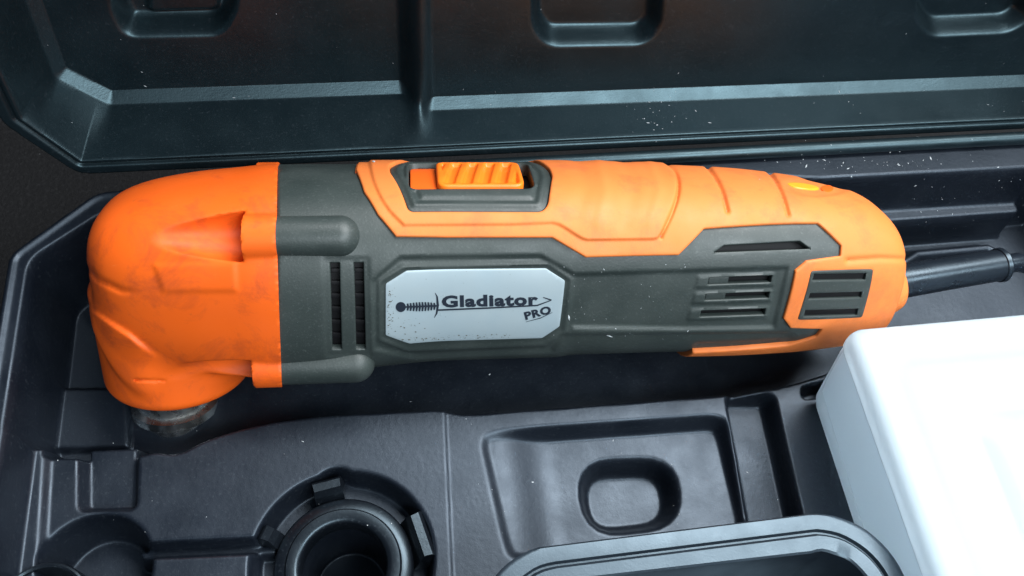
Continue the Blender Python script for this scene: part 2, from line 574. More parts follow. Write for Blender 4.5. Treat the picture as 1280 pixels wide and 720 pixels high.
_gu = np.linspace(U0, U1-.02, 420); _gp = np.radians(np.linspace(-85, 140, 300))
_GU, _GP = np.meshgrid(_gu, _gp, indexing='ij'); _S = surf(_GU, _GP, .8); _SP = proj(_S)
_Np = np.cross(np.gradient(_S, axis=0), np.gradient(_S, axis=1)); _vd = CPOS-_S
_sgn = np.sign((_Np*(_S-(TO+np.multiply.outer(_GU, TU)+np.multiply.outer((bt(_GU)+bb(_GU))/2, TV)))).sum(-1))
_vis = ((_Np*_sgn[..., None])*_vd).sum(-1) > -.0
_cu = _GU[_vis]; _cp = _GP[_vis]; _cpx = _SP[_vis]
from mathutils.kdtree import KDTree
_kd = KDTree(len(_cpx))
for _i, _p in enumerate(_cpx.tolist()): _kd.insert((_p[0], _p[1], 0), _i)
_kd.balance()


def p2s(pts):
    """pixels of the photograph -> (u, s) on the loft, s = psi*R0"""
    out = []
    for p in pts:
        _, i, d = _kd.find((p[0], p[1], 0)); u, ps = _cu[i], _cp[i]
        if d < 2:
            for _ in range(4):
                q = proj(surf(np.array([u, u+.01, u]), np.array([ps, ps, ps+.0005]), .8))
                J = np.array([(q[1]-q[0])/.01, (q[2]-q[0])/.0005]).T
                try: st = np.linalg.solve(J, np.array(p)-q[0])
                except Exception: break
                if abs(st[0]) > 2 or abs(st[1]) > .06: break
                u += st[0]; ps += st[1]
        out.append((u, ps*R0))
    return out


def inside(P, poly):
    return poly_sd(P, poly) < 0


def panel(name, poly, mat, parent, off=.8, base=-.8, grid=.8, bevel=.5, disp=None, holes=(), holebase=None, coarse=None, pxspace=True, sharp=42, bstep=.6, extra=None):
    """patch of the loft bounded by polygon (u,s): raised skin with bevelled rim and skirts"""
    poly = densify(poly, bstep); holes = [densify(h, bstep) for h in holes]
    loops = [np.array(poly)]+[np.array(h) for h in holes]
    lo = loops[0].min(0); hi = loops[0].max(0)
    gu = np.arange(lo[0], hi[0], grid); gs = np.arange(lo[1], hi[1], grid*.92)
    A, B = np.meshgrid(gu, gs, indexing='ij'); A[:, ::2] += grid/2
    G = np.stack([A.ravel(), B.ravel()], -1)
    if coarse is not None: G = G[coarse(G)]

    def alld(Q):
        d = -poly_sd(Q, loops[0])
        for h in loops[1:]: d = np.minimum(d, poly_sd(Q, h))
        return d
    G = G[alld(G) > bevel*1.25+.15]
    pts = []; edges = []
    for lp in loops:
        k0 = len(pts); m_ = len(lp)
        pts += [tuple(q) for q in lp]; edges += [(k0+i, k0+(i+1) % m_) for i in range(m_)]
    ring = []
    for lp in loops:
        nx_ = np.roll(lp, -1, 0)-np.roll(lp, 1, 0); nn_ = np.stack([-nx_[:, 1], nx_[:, 0]], -1); nn_ /= np.linalg.norm(nn_, axis=1)[:, None]+1e-9
        for dd in (.35*bevel, bevel):
            for sg in (1, -1):
                q = lp+nn_*dd*sg; dq = alld(q); ring.append(q[(dq > dd*.8)])
    R = np.concatenate(ring) if ring else np.zeros((0, 2))
    if extra is not None:
        X_ = np.array(extra); pts += [tuple(q) for q in X_[alld(X_) > bevel*1.2]]
    pts += [tuple(q) for q in R]; pts += [tuple(q) for q in G]
    vo, eo, fo, ov, oe, of = delaunay_2d_cdt([Vector(p) for p in pts], edges, [], 0, 1e-5)
    Q = np.array([(v.x, v.y) for v in vo]); T = np.array([f for f in fo])
    cen = Q[T].mean(1); ok = alld(cen) > 1e-4; T = T[ok]
    a, b, c = Q[T[:, 0]], Q[T[:, 1]], Q[T[:, 2]]
    ar = (b[:, 0]-a[:, 0])*(c[:, 1]-a[:, 1])-(b[:, 1]-a[:, 1])*(c[:, 0]-a[:, 0])
    T = T[np.abs(ar) > 1e-9]
    d = np.clip(alld(Q), 0, None)
    o_ = np.full(len(Q), float(off))
    if bevel > 0:
        t = np.clip(d/bevel, 0, 1); o_ -= bevel*.8*(1-np.sqrt(np.clip(1-(1-t)**2, 0, 1)))
    S = surf(Q[:, 0], Q[:, 1]/R0, off)
    if disp is not None: o_ += disp(proj(S), Q)
    S = surf(Q[:, 0], Q[:, 1]/R0, o_)
    # skirts on boundary edges
    from collections import Counter
    cnt = Counter()
    dirs = {}
    for f in T.tolist():
        for i in range(3):
            e = (f[i], f[(i+1) % 3]); cnt[tuple(sorted(e))] += 1; dirs[tuple(sorted(e))] = e
    bnd = [dirs[e] for e, k in cnt.items() if k == 1]
    bv_ = sorted({v for e in bnd for v in e}); mp = {v: len(S)+i for i, v in enumerate(bv_)}
    bo = np.full(len(bv_), float(base))
    if holebase is not None and holes:
        qb = Q[bv_]; dh = np.min([np.abs(poly_sd(qb, h)) for h in loops[1:]], 0); bo[dh < .02] = holebase
    low = surf(Q[bv_, 0], Q[bv_, 1]/R0, bo)
    F = T.tolist()+[[e[1], e[0], mp[e[0]], mp[e[1]]] for e in bnd]
    # outward orientation: (u, psi) ordering
    S2 = np.concatenate([S, low])
    f0 = T[len(T)//2]; nr = np.cross(S[f0[1]]-S[f0[0]], S[f0[2]]-S[f0[0]])
    axp = TO+TU*Q[f0[0], 0]+TV*(bt(Q[f0[0], 0])+bb(Q[f0[0], 0]))/2
    if nr.dot(S[f0[0]]-axp) < 0: F = [f[::-1] for f in F]
    return mk(name, S2, F, mat, parent, sharp=sharp)


tool = empty('oscillating_multi_tool', tuple(TO+np.array([0, 0, -30])), 'orange and dark grey corded multi-tool lying on its side in the case', 'power tool')

# inner liner, its black standing in for the dark inside the vents
nu, npsi = 140, 72
uu = np.linspace(U0, U1-.6, nu)
A, B = np.meshgrid(uu, np.linspace(0, 2*math.pi, npsi, endpoint=False), indexing='ij')
rr = np.minimum(-3.2, 0)
sh = np.minimum(3.2, ((bt(A)-bb(A))/2)*.5)
V = np.array(surf(A, B, 0.)); cen = TO+np.multiply.outer(A, TU)+np.multiply.outer((bt(A)+bb(A))/2, TV)
dv = V-cen; L_ = np.linalg.norm(dv, axis=-1, keepdims=True); V = cen+dv*np.clip((L_-3.2)/np.maximum(L_, 1e-6), .1, 1)
F = grid_faces(nu, npsi, True)+[list(range(npsi)), list(range((nu-1)*npsi, nu*npsi))]
mk('black_vent_liner', V.reshape(-1, 3), F, M_VENT_SHADE, tool)

rad = math.radians
S_TOP = rad(172)*R0; S_BOT = rad(-188)*R0
# ---- polygons traced on the tool
grip_edge = [(446, 203), (445, 213), (455, 240), (472, 268), (495, 296), (557, 297), (690, 297), (727, 319), (732, 322), (848, 319), (880, 286), (1022, 279),
             (1051, 307), (1050, 320), (1008, 326), (994, 338), (979, 398), (988, 410), (1027, 411), (1020, 420), (985, 431), (930, 436), (866, 440)]
ge = p2s(grip_edge)
gtop = ge[0][0]
grip_poly = [(gtop+1, S_TOP)]+[(ge[0][0], rad(95)*R0)]+ge+[(ge[-1][0]-2, rad(-84)*R0), (ge[-1][0]-2, S_BOT+8)]+[(U1-.05, S_BOT+8), (U1-.05, S_TOP)]
sur_edge = [(490, 205), (491, 214), (511, 266), (677, 266), (684, 258), (689, 222), (686, 207)]
se = p2s(sur_edge)
s_mid = rad(90)*R0                                    # the switch faces psi = 90 degrees
lowp = [se[2], se[3], se[4]]
sur_poly = round_poly([(se[0][0]-.6, s_mid+6), (se[0][0]-.3, s_mid+.6)]+lowp+[(se[5][0], s_mid-3), (se[5][0], s_mid+3)]+[(u, 2*s_mid-s) for u, s in lowp[::-1]], 1.6)


def inset(poly, d):
    p = np.array(poly); c = p.mean(0); nx_ = np.roll(p, -1, 0)-np.roll(p, 1, 0)
    nn_ = np.stack([-nx_[:, 1], nx_[:, 0]], -1); nn_ /= np.linalg.norm(nn_, axis=1)[:, None]+1e-9
    if poly_sd((p[0]+nn_[0]*.05)[None], p)[0] > 0: nn_ = -nn_
    return [tuple(q) for q in p+nn_*d]


def chaikin(p, n=3):
    p = [np.array(q, float) for q in p]
    for _ in range(n):
        o_ = [p[0]]
        for a, b in zip(p[:-1], p[1:]): o_ += [a*.75+b*.25, a*.25+b*.75]
        p = o_+[p[-1]]
    return [tuple(q) for q in p]


PAD = chaikin([(462, 203), (467, 230), (484, 262), (505, 282)], 2)+[(640, 281)]+chaikin([(690, 279), (700, 281), (726, 298), (734, 300)], 2)+chaikin([(816, 299), (824, 297), (838, 274), (848, 240), (846, 214), (830, 196)], 3)
GR = [(chaikin([(824, 199), (842, 210), (850, 232), (842, 262), (826, 296)]), 2.3, 1.15), (chaikin([(872, 196), (890, 213), (903, 236), (910, 264)]), 2.3, 1.1), (chaikin([(948, 202), (968, 220), (980, 246), (986, 268)]), 2.2, 1.1)]


def along(pts, offs):
    pts = densify(pts, 2.0, False); P_ = np.array(pts); t_ = np.gradient(P_, axis=0); t_ /= np.linalg.norm(t_, axis=1)[:, None]+1e-9
    n_ = np.stack([-t_[:, 1], t_[:, 0]], -1); out = []
    for o_ in offs: out += [tuple(q) for q in P_+n_*o_]
    return out


def groove(pxy, pts, sig, depth):
    return -depth*np.exp(-(line_d(pxy, pts)/sig)**2)


def grip_disp(pxy, Q):
    o_ = np.zeros(len(pxy))
    vis = Q[:, 1] < rad(128)*R0
    # raised pad beside the switch: inner step line
    dpd = poly_sd(pxy, PAD+[(830, 150), (462, 150)])
    o_ += .75*sstep(.5-dpd/5.0)
    for pts, sig, dp in GR: o_ += groove(pxy, pts, sig, dp)
    # finger flutes
    for pts in ([(722, 205), (733, 235), (720, 270)], [(780, 205), (793, 235), (780, 280)]):
        o_ += groove(pxy, pts, 11, .35)
    o_ += .25*np.exp(-(line_d(pxy, [(748, 205), (757, 240), (748, 280)])/7)**2)+.25*np.exp(-(line_d(pxy, [(812, 205), (824, 240), (812, 280)])/6)**2)
    # dish round the speed dial
    e = ((pxy[:, 0]-1022)/46)**2+((pxy[:, 1]-232)/15)**2
    o_ += -.75*sstep(1.15-e)
    # waist where the tail collar meets the body
    o_ += groove(pxy, [(1060, 326), (1100, 323), (1135, 324)], 3.0, .8)
    return np.where(vis, o_, 0)


def fine(G):
    ps = np.degrees(G[:, 1]/R0); f = (ps > -72) & (ps < 128)
    h = (np.floor(G[:, 0]/.75).astype(int) % 4 == 0) & (np.floor(G[:, 1]/.69).astype(int) % 4 == 0)
    return f | h


plate = p2s([(1013, 338), (1091, 336), (1077, 396), (996, 399)])
grip = panel('grip', grip_poly, M_GRIP, tool, off=1.2, base=-.6, grid=.75, bevel=.6, disp=grip_disp, holes=[inset(sur_poly, -.15), inset(plate, .7)], coarse=fine, sharp=60, extra=p2s(sum([along(g_[0], (-5, -3.4, -2, -1, 0, 1, 2, 3.4, 5)) for g_ in GR], [])+along(PAD, (-4, -2.6, -1.3, 0, 1.3, 2.6, 4))))
tag(grip, 'orange rubber grip overmould with curved grooves')

# ---- dark housing with real vent openings


def quad(x0, x1, y0, y1, sk=0, tilt=0):
    return [(x0, y0+tilt), (x1, y0), (x1-sk, y1), (x0-sk, y1+tilt)]


slots = [quad(412, 424, 329, 440, -3), quad(442, 454, 329, 440, -3),
         [(894, 316), (906, 307), (1001, 301), (1014, 311)],
         quad(888, 967, 346, 355, 2, 3), quad(884, 964, 367, 375, 2, 3), quad(878, 959, 388, 396, 2, 3)]
slot_s = [p2s(densify(q, 12)) for q in slots]


def fine_h(G):
    ps = np.degrees(G[:, 1]/R0); f = (ps > -78) & (ps < 100)
    h = (np.floor(G[:, 0]/.75).astype(int) % 4 == 0) & (np.floor(G[:, 1]/.69).astype(int) % 4 == 0)
    under = poly_sd(G, grip_poly) < -2.
    return (f & ~under) | h


def house_disp(pxy, Q):
    o_ = np.zeros(len(pxy))
    vis = (np.degrees(Q[:, 1]/R0) > -95) & (np.degrees(Q[:, 1]/R0) < 110)
    # lowered main field with a bevelled step following the grip line
    fld = [(468, 437), (466, 352), (500, 322), (676, 320), (718, 344), (985, 335), (968, 410), (850, 412), (716, 410), (690, 440), (520, 448)]
    d = poly_sd(pxy, fld)
    o_ += -.9*sstep(.5-d/6.)
    # frame round the label
    lab = [(504, 336), (686, 332), (713, 351), (705, 415), (681, 431), (510, 438), (476, 425), (476, 354)]
    d = poly_sd(pxy, lab); o_ += .55*np.exp(-((d-1.5)/3.0)**2)
    # edge step along the lower side
    o_ += -.7*sstep((pxy[:, 1]-(416-(pxy[:, 0]-700)*.012))/7)*sstep((pxy[:, 0]-690)/30)*sstep((1000-pxy[:, 0])/20)
    # raised surrounds of the rear vents
    for q in slots[3:]:
        d = poly_sd(pxy, [(q[0][0]-14, q[0][1]-3), (q[1][0]+3, q[1][1]-3), (q[2][0]+3, q[2][1]+3), (q[3][0]-16, q[3][1]+3)])
        o_ += .45*sstep(.5-d/2.5)
    d = poly_sd(pxy, [(884, 321), (899, 297), (1008, 290), (1032, 316)]); o_ += .0*d
    d = line_d(pxy, [(872, 433), (940, 431), (972, 428)]); o_ += -.4*np.exp(-(d/2.2)**2)
    # tucked under the gear head cover
    o_ += -1.7*sstep((348-pxy[:, 0])/5)
    # dip behind the front vents
    d = poly_sd(pxy, [(404, 322), (461, 322), (464, 446), (408, 446)]); o_ += -.35*sstep(.5-d/4)
    return np.where(vis, o_, 0)


_sl = p2s([(585, 237.5)])[0][1]; sw_hw = s_mid-_sl
_q = p2s([(511, 224), (546, 224), (653, 224), (665, 224)]); uS0, uSW0, uSW1, uS1 = [q[0] for q in _q]
slot_poly = round_poly([(uS0, s_mid-sw_hw), (uS1, s_mid-sw_hw), (uS1, s_mid+sw_hw), (uS0, s_mid+sw_hw)], 3.0)
uh0 = min(uv(353, 460)[0], uv(347, 300, 30.)[0])-2.0
house_poly = [(uh0, S_TOP), (uh0, S_BOT), (U1-.3, S_BOT), (U1-.3, S_TOP)]
house = panel('housing', house_poly, M_HOUSE, tool, off=.15, base=-1.5, grid=.75, bevel=.35, disp=house_disp, holes=slot_s+[slot_poly], holebase=-2.6, coarse=fine_h, sharp=50)
tag(house, 'dark grey motor housing with vent slots')
# bars deep inside the two front vents, blackened for the shade there
for q in slots[:2]:
    for k in range(6):
        yy = 338+k*17
        a = p2s([(q[0][0]+.5, yy), (q[1][0]+2, yy), (q[1][0]+2, yy+6), (q[0][0]+.5, yy+6)])
        panel('vent_bar', a, M_VENT_SHADE, house, off=-1.9, base=-3.0, grid=2, bevel=.2)
for q in slots[3:5]:
    a = p2s([(q[0][0]+1, q[0][1]), (q[0][0]+26, q[0][1]-1), (q[0][0]+24, q[3][1]-1), (q[3][0]+1, q[3][1])])
    panel('vent_bar', a, M_HOUSE, house, off=-.9, base=-3.0, grid=2, bevel=.3)

# ---- switch
def sur_disp(pxy, Q):
    d = -poly_sd(Q, sur_poly); di = poly_sd(Q, slot_poly)
    return .5*sstep((d-1.0)/1.4)-.55*np.exp(-((d-4.2)/.9)**2)*(di > 1.)


sur = panel('switch_surround', sur_poly, M_HOUSE, tool, off=.9, base=-.6, grid=.6, bevel=.5, disp=sur_disp, holes=[slot_poly], holebase=-2.8, sharp=50)
track = [(uS0+.4, s_mid-sw_hw+.4), (uSW0+3, s_mid-sw_hw+.4), (uSW0+3, s_mid+sw_hw-.4), (uS0+.4, s_mid+sw_hw-.4)]
panel('switch_track', round_poly(track, 2.2), M_HEAD, tool, off=-.3, base=-2.9, grid=.8, bevel=.4)
sw_hw -= .5
sw_poly = round_poly([(uSW0, s_mid-sw_hw), (uSW1, s_mid-sw_hw), (uSW1, s_mid+sw_hw), (uSW0, s_mid+sw_hw)], 3.2)


def sw_disp(pxy, Q):
    t = (Q[:, 0]-uSW0)/(uSW1-uSW0)-.007*(Q[:, 1]-s_mid); d = -poly_sd(Q, sw_poly)
    inn = sstep((d-1.2)/1.0)
    rib = np.zeros(len(t))
    ph = (t*5.0-.35) % 1.0
    saw = np.where(ph < .22, 1-ph/.22*.0, 1-sstep((ph-.22)/.25)*1.0+sstep((ph-.75)/.25)*1.0)
    return inn*(-1.5+1.35*np.clip(saw, 0, 1))


sw = panel('slide_switch', sw_poly, M_SWITCH, tool, off=2.0, base=-2.8, grid=.45, bevel=.7, disp=sw_disp, sharp=60)
tag(sw, 'ribbed bright orange slide switch')

# ---- rear vent plate inside the orange tail, dial, lower sliver
ps_ = [p2s(densify(q, 10)) for q in (quad(1017, 1082, 341, 349, 2, 1), quad(1012, 1077, 364, 371, 2, 2), quad(1006, 1072, 385, 393, 2, 2))]
pl = panel('vent_plate', round_poly(plate, 1.2), M_HOUSE, tool, off=1.4, base=-.5, grid=.8, bevel=.4, holes=ps_, holebase=.2)
for q in ps_:
    panel('vent_gap_shade', q, M_VENT_SHADE, pl, off=.28, base=-.2, grid=2, bevel=0)  # black sheet painting the dark of the slot opening
dial = [(996+20*math.cos(a), 234.5+3.4*math.sin(a)+.14*20*math.cos(a)) for a in np.linspace(0, 2*math.pi, 28, endpoint=False)]
panel('speed_dial', p2s([(x+8, y-2) for x, y in dial]), M_DIAL, tool, off=1.0, base=-1, grid=.6, bevel=.5)
panel('dial_stop', p2s([(1034+8*math.cos(a), 235+4*math.sin(a)) for a in np.linspace(0, 2*math.pi, 14, endpoint=False)]), M_HEAD, tool, off=.75, base=-1, grid=.8, bevel=.2)

# ---- label plate with its print
lab = p2s([(508, 340), (683, 337), (707, 353), (700, 411), (678, 426), (512, 433), (482, 422), (482, 357)])
LOFF = -.35
label = panel('label_plate', round_poly(lab, .5), M_LABEL, tool, off=LOFF, base=-1.2, grid=1.2, bevel=.12)
tag(label, 'silver label with black lettering and a sword')


def ink(name, verts_px, faces, off=.10, th=.04):
    s = np.array(p2s(verts_px)); n_ = len(s)
    S = surf(s[:, 0], s[:, 1]/R0, LOFF+off)
    f = faces
    o_ = mk(name, S, f, M_INK, label, smooth=False)
    return o_


def text_px(name, body, x0, base_y, x1, cap_h, rot_deg=0., bold=.0, shear=0.):
    cu = bpy.data.curves.new(name, 'FONT'); cu.body = body; cu.size = 1.0; cu.offset = bold; cu.shear = shear; cu.resolution_u = 3; cu.space_character = 1.1
    tob = bpy.data.objects.new(name+'_tmp', cu); scene.collection.objects.link(tob)
    dg = bpy.context.evaluated_depsgraph_get(); dg.update()
    me = bpy.data.meshes.new_from_object(tob.evaluated_get(dg))
    vs = np.array([v.co[:2] for v in me.vertices]); fs = [list(p.vertices) for p in me.polygons]
    bpy.data.objects.remove(tob); bpy.data.curves.remove(cu); bpy.data.meshes.remove(me)
    lo, hi = vs.min(0), vs.max(0)
    caph = .73*1.0
    sx = (x1-x0)/(hi[0]-lo[0])
    a = math.radians(rot_deg)
    q = []
    for x, y in vs:
        X_ = (x-lo[0])*sx; Y_ = -(y/caph)*cap_h
        q.append((x0+X_*math.cos(a)-Y_*math.sin(a), base_y+X_*math.sin(a)+Y_*math.cos(a)))
    return ink(name, q, fs)


text_px('lettering', 'Gladiator', 552.5, 385.9, 673.5, 14.2, -1.4, bold=.046)
text_px('lettering', 'PRO', 657.5, 402, 691.5, 9.6, -15, bold=.045)


def stroke(pts, wd):
    pts = [np.array(p, float) for p in pts]; V_, F_ = [], []
    for i, p in enumerate(pts):
        d = pts[min(i+1, len(pts)-1)]-pts[max(0, i-1)]; d /= np.linalg.norm(d); n_ = np.array([-d[1], d[0]])
        w_ = wd[i] if hasattr(wd, '__len__') else wd
        V_ += [tuple(p+n_*w_/2), tuple(p-n_*w_/2)]
    for i in range(len(pts)-1): F_.append([2*i, 2*i+1, 2*i+3, 2*i+2])
    return V_, F_


def inkset(name, parts):
    V_, F_ = [], []
    for v, f in parts:
        k = len(V_); V_ += v; F_ += [[i+k for i in q] for q in f]
    return ink(name, V_, F_)


disc = ([(501+6.4*math.cos(a), 386+6.4*math.sin(a)) for a in np.linspace(0, 2*math.pi, 20, endpoint=False)], [list(range(20))])
parts = [disc]
for k in range(10):                                      # bound grip
    x = 509.5+k*3.7; hh = 4.2+1.6*math.sin((k+.5)/10*math.pi)
    parts.append(stroke([(x, 386-hh-.1*k), (x+.6, 386-.13*k), (x, 386+hh-.1*k)], [2.0, 3.1, 2.0]))
parts.append(stroke([(507, 386), (546, 384.5)], 2.2))
parts.append(stroke([(544, 368), (546.6, 373), (547.4, 384), (546, 394), (543, 399.5)], [.4, 2, 3.2, 2, .4]))
parts.append(stroke([(547, 389.9), (610, 387.3), (672, 384.0), (689.5, 377.6)], [2.1, 2.0, 1.8, 1.0]))
parts.append(stroke([(679.5, 373.8), (690, 377.4)], [1.0, 1.9]))
inkset('sword_emblem', parts)
V_, F_ = [], []
random.seed(5)
for k in range(150):                                     # grime caught along the label edge
    m_ = random.random()
    if m_ < .35: x_, y_ = 484+abs(random.gauss(0, 5)), random.uniform(352, 424)
    elif m_ < .85: x_ = random.uniform(486, 640); y_ = 429-(x_-500)*.03-abs(random.gauss(0, 3.5))
    else: x_, y_ = random.gauss(512, 8), random.gauss(407, 6)
    if x_ < 500 and (y_ < 360-(x_-482)*.7+4 or y_ > 420+(x_-482)*.25): continue
    r_ = random.choice((.3, .4, .5, .8)); k0 = len(V_); n_ = 5
    for j in range(n_):
        a_ = j*6.283/n_; V_.append((x_+r_*random.uniform(.6, 1.9)*math.cos(a_), y_+r_*random.uniform(.5, 1.1)*math.sin(a_)))
    F_.append(list(range(k0, k0+n_)))
o = ink('grime', V_, F_, off=.085); o.data.materials[0] = Mat('label_grime', (.09, .075, .05), .8, .2).m; o['kind'] = 'stuff'
inkset('underline', [stroke([(658, 404.8), (676, 400.0), (691, 392.8)], [.5, 1.1, .5])])

# ------------------------------------------------------------------ gear head as one implicit surface
NOSE = [(122, 318, 334), (124, 302, 352), (129, 277, 384), (142, 254, 412), (168, 236, 437), (206, 224, 452), (252, 216, 461), (300, 211, 467), (346, 207, 471), (372, 207, 471)]
ht, hb, HU0, HU1 = make_loft(NOSE)


def tn(v, w): return v*math.cos(AL)+w*math.sin(AL), -v*math.sin(AL)+w*math.cos(AL)


c205 = (ht(uv(205, 340)[0])+hb(uv(205, 340)[0]))/2
UB = uv(205, 400)[0]; TB, NB = tn(c205, 0.)
_ua, _ub = uv(353, 460)[0], uv(347, 300, 30.)[0]


def seam(w): return _ua+(_ub-_ua)*np.clip(w, -10, 34)/30.


useam = max(_ua, _ub)+3
# screw bosses at the four corners of the section
uc = uv(335, 300)[0]; cc = (bt(np.array(U0))+bb(np.array(U0)))/2; rc = (bt(np.array(U0))-bb(np.array(U0)))/2/VEXT
Tc, Nc = tn(cc, 0.)
BR = 7.2
bos = []
for psd in (47, -41, 139, 221):
    tt, nn = unit_sec(np.array(rad(psd))); k = (rc-BR*(.30 if psd == 139 else .40))/rc
    bos.append((Tc+tt*rc*k, Nc+nn*rc*k))


bosw = [t_*math.sin(AL)+n_*math.cos(AL) for t_, n_ in bos]
BPX = [(303, 293), (316, 462), (320, 205), (320, 420)]
bus = [uv(BPX[i][0], BPX[i][1], bosw[i]+4)[0] for i in range(4)]


def smin(a, b, k):
    h = np.clip(.5+.5*(b-a)/k, 0, 1); return b*(1-h)+a*h-k*h*(1-h)


def head_sdf(u, t, n):
    cv = (ht(u)+hb(u))/2; r = (ht(u)-hb(u))/2/VEXT
    ct, cn = cv*math.cos(AL), -cv*math.sin(AL)
    g = ((np.abs(t-ct)+1e-6)**NEX+(np.abs((n-cn)/ASP)+1e-6)**NEX)**(1/NEX)
    r = r+.55
    d = (g-r)*.8
    d = np.where(u < HU0, np.sqrt(np.maximum(g-r, 0)**2+(HU0-u)**2), d)
    # spindle cup: flared rounded cylinder along -t with a shallower neck above
    ru = np.hypot(u-UB, (n-NB))
    tr = t-TB
    R_ = 24.0+.035*(-tr-20)
    q1, q2 = ru-R_+4, np.abs(tr+20.5)-20.1+4
    cup = np.minimum(np.maximum(q1, q2), 0)+np.hypot(np.maximum(q1, 0), np.maximum(q2, 0))-4
    # neck toward the housing, lower side
    d = smin(d, cup, 2.4)
    # crease between dome and cup
    # shaped ledges on the side of the shell
    nr_ = (np.abs(d) < 3) & (t*math.sin(AL)+n*math.cos(AL) > 2)
    px_ = proj(TO+np.multiply.outer(u[nr_], TU)+np.multiply.outer(t[nr_], TT)+np.multiply.outer(n[nr_], TN))
    wf = sstep(((t*math.sin(AL)+n*math.cos(AL))[nr_]-2)/6)
    yl = np.interp(px_[:, 0], [105, 112, 140, 162, 174, 196, 250], [370, 378, 398, 412, 422, 438, 445])
    e_ = -1.3*sstep((px_[:, 1]-yl)/13.)*sstep((214-px_[:, 0])/50)*sstep((px_[:, 0]-106)/12)
    e_ += .8*np.exp(-(line_d(px_, [(100, 330), (113, 338), (122, 349), (152, 363), (176, 366)])/3.6)**2)*sstep((182-px_[:, 0])/45)
    band = poly_sd(px_, [(192, 331), (294, 329), (296, 364), (204, 365)]); e_ += -.35*sstep(.5-band/10)
    e_ += .7*np.exp(-(line_d(px_, [(168, 475), (206, 476)])/1.5)**2)
    e_ *= wf
    d = d.copy(); d[nr_] += e_
    # screw bosses and the scoops in front of them
    for i, (bt_, bn_) in enumerate(bos):
        us = bus[i]
        ul = uv(158 if i == 0 else 146, 300, bosw[i])[0]
        f = np.clip((u-ul)/(us-ul), 0, 1)
        lift = (1-f)**1.2
        ot, on = (bt_-Tc), (bn_-Nc); L_ = math.hypot(ot, on); ot /= L_; on /= L_
        kk = 2.0 if i == 0 else 5.
        rr_ = .6+7.2*f**.65
        axt, axn = bt_+ot*lift*kk+ot*1.8, bn_+on*lift*kk+on*1.8
        if i < 2:
            cone = np.hypot(t-axt, n-axn)-rr_
            cone = np.maximum(cone, np.maximum(u-us, ul-u))
            d = -smin(-d, cone, .8)
        cyl = np.maximum(np.hypot(t-bt_, n-bn_)-BR, us-u)
        d = smin(d, cyl, .5)
    # slit in the cup
    # flat recessed band behind the dome
    d = np.maximum(d, u-seam(t*math.sin(AL)+n*math.cos(AL)))
    return d


def surface_nets(f, lo, hi, h):
    ax = [np.arange(lo[i], hi[i]+h, h) for i in range(3)]
    A, B, C_ = np.meshgrid(*ax, indexing='ij'); D = f(A, B, C_)
    s = D < 0; shp = D.shape
    tot = np.zeros([q-1 for q in shp]+[3]); cnt = np.zeros([q-1 for q in shp])
    cor = [(i, j, k) for i in (0, 1) for j in (0, 1) for k in (0, 1)]
    def sl(c): return tuple(slice(c[i], shp[i]-1+c[i]) for i in range(3))
    for a in cor:
        for d_ in range(3):
            if a[d_] == 0:
                b = list(a); b[d_] = 1
                va, vb = D[sl(a)], D[sl(b)]; cr = (va < 0) != (vb < 0)
                t = np.where(cr, va/(va-vb+1e-20), 0)
                p = np.zeros(tot.shape); p[..., 0], p[..., 1], p[..., 2] = a; p[..., d_] = t
                tot += p*cr[..., None]; cnt += cr
    act = cnt > 0
    ids = np.full(act.shape, -1); ids[act] = np.arange(act.sum())
    ii = np.argwhere(act); V = np.array(lo)+(ii+tot[act]/cnt[act][:, None])*h
    F = []
    for d_ in range(3):
        o1, o2 = [i for i in range(3) if i != d_]
        a = [slice(None)]*3; b = [slice(None)]*3; a[d_] = slice(0, -1); b[d_] = slice(1, None)
        cr = s[tuple(a)] != s[tuple(b)]
        E = np.argwhere(cr); E = E[(E[:, o1] > 0) & (E[:, o2] > 0) & (E[:, o1] < shp[o1]-1) & (E[:, o2] < shp[o2]-1)]
        ins = s[tuple(E.T)]
        def g(x, y):
            q = E.copy(); q[:, o1] -= x; q[:, o2] -= y; return ids[tuple(q.T)]
        quad_ = np.stack([g(1, 1), g(0, 1), g(0, 0), g(1, 0)], -1)
        flip = ins if d_ != 1 else ~ins
        quad_ = np.where(flip[:, None], quad_, quad_[:, ::-1])
        F.append(quad_[(quad_ >= 0).all(1)])
    return V, np.concatenate(F)


lo = (HU0-2, TB-45, NB-36); hi = (useam+2, TB+40, NB+36)
V, F = surface_nets(head_sdf, lo, hi, .66)
for _ in range(3):
    e = .05; d0 = head_sdf(V[:, 0], V[:, 1], V[:, 2])
    g = np.stack([head_sdf(V[:, 0]+e*(i == 0), V[:, 1]+e*(i == 1), V[:, 2]+e*(i == 2))-d0 for i in range(3)], -1)/e
    st = -d0[:, None]*g/np.maximum((g*g).sum(1), .05)[:, None]
    L_ = np.linalg.norm(st, axis=1, keepdims=True); V = V+st*np.minimum(1, .25/np.maximum(L_, 1e-9))
_sm = seam(V[:, 1]*math.sin(AL)+V[:, 2]*math.cos(AL)); V[:, 0] = np.where(V[:, 0] > _sm-.4, _sm, V[:, 0])
W_ = TO+np.outer(V[:, 0], TU)+np.outer(V[:, 1], TT)+np.outer(V[:, 2], TN)
head = mk('gear_head', W_, F.tolist(), M_HEAD, tool, sharp=50)
tag(head, 'bright orange gear head cover with screw scoops')


def tool_pt(u, t, n): return TO+TU*u+TT*t+TN*n


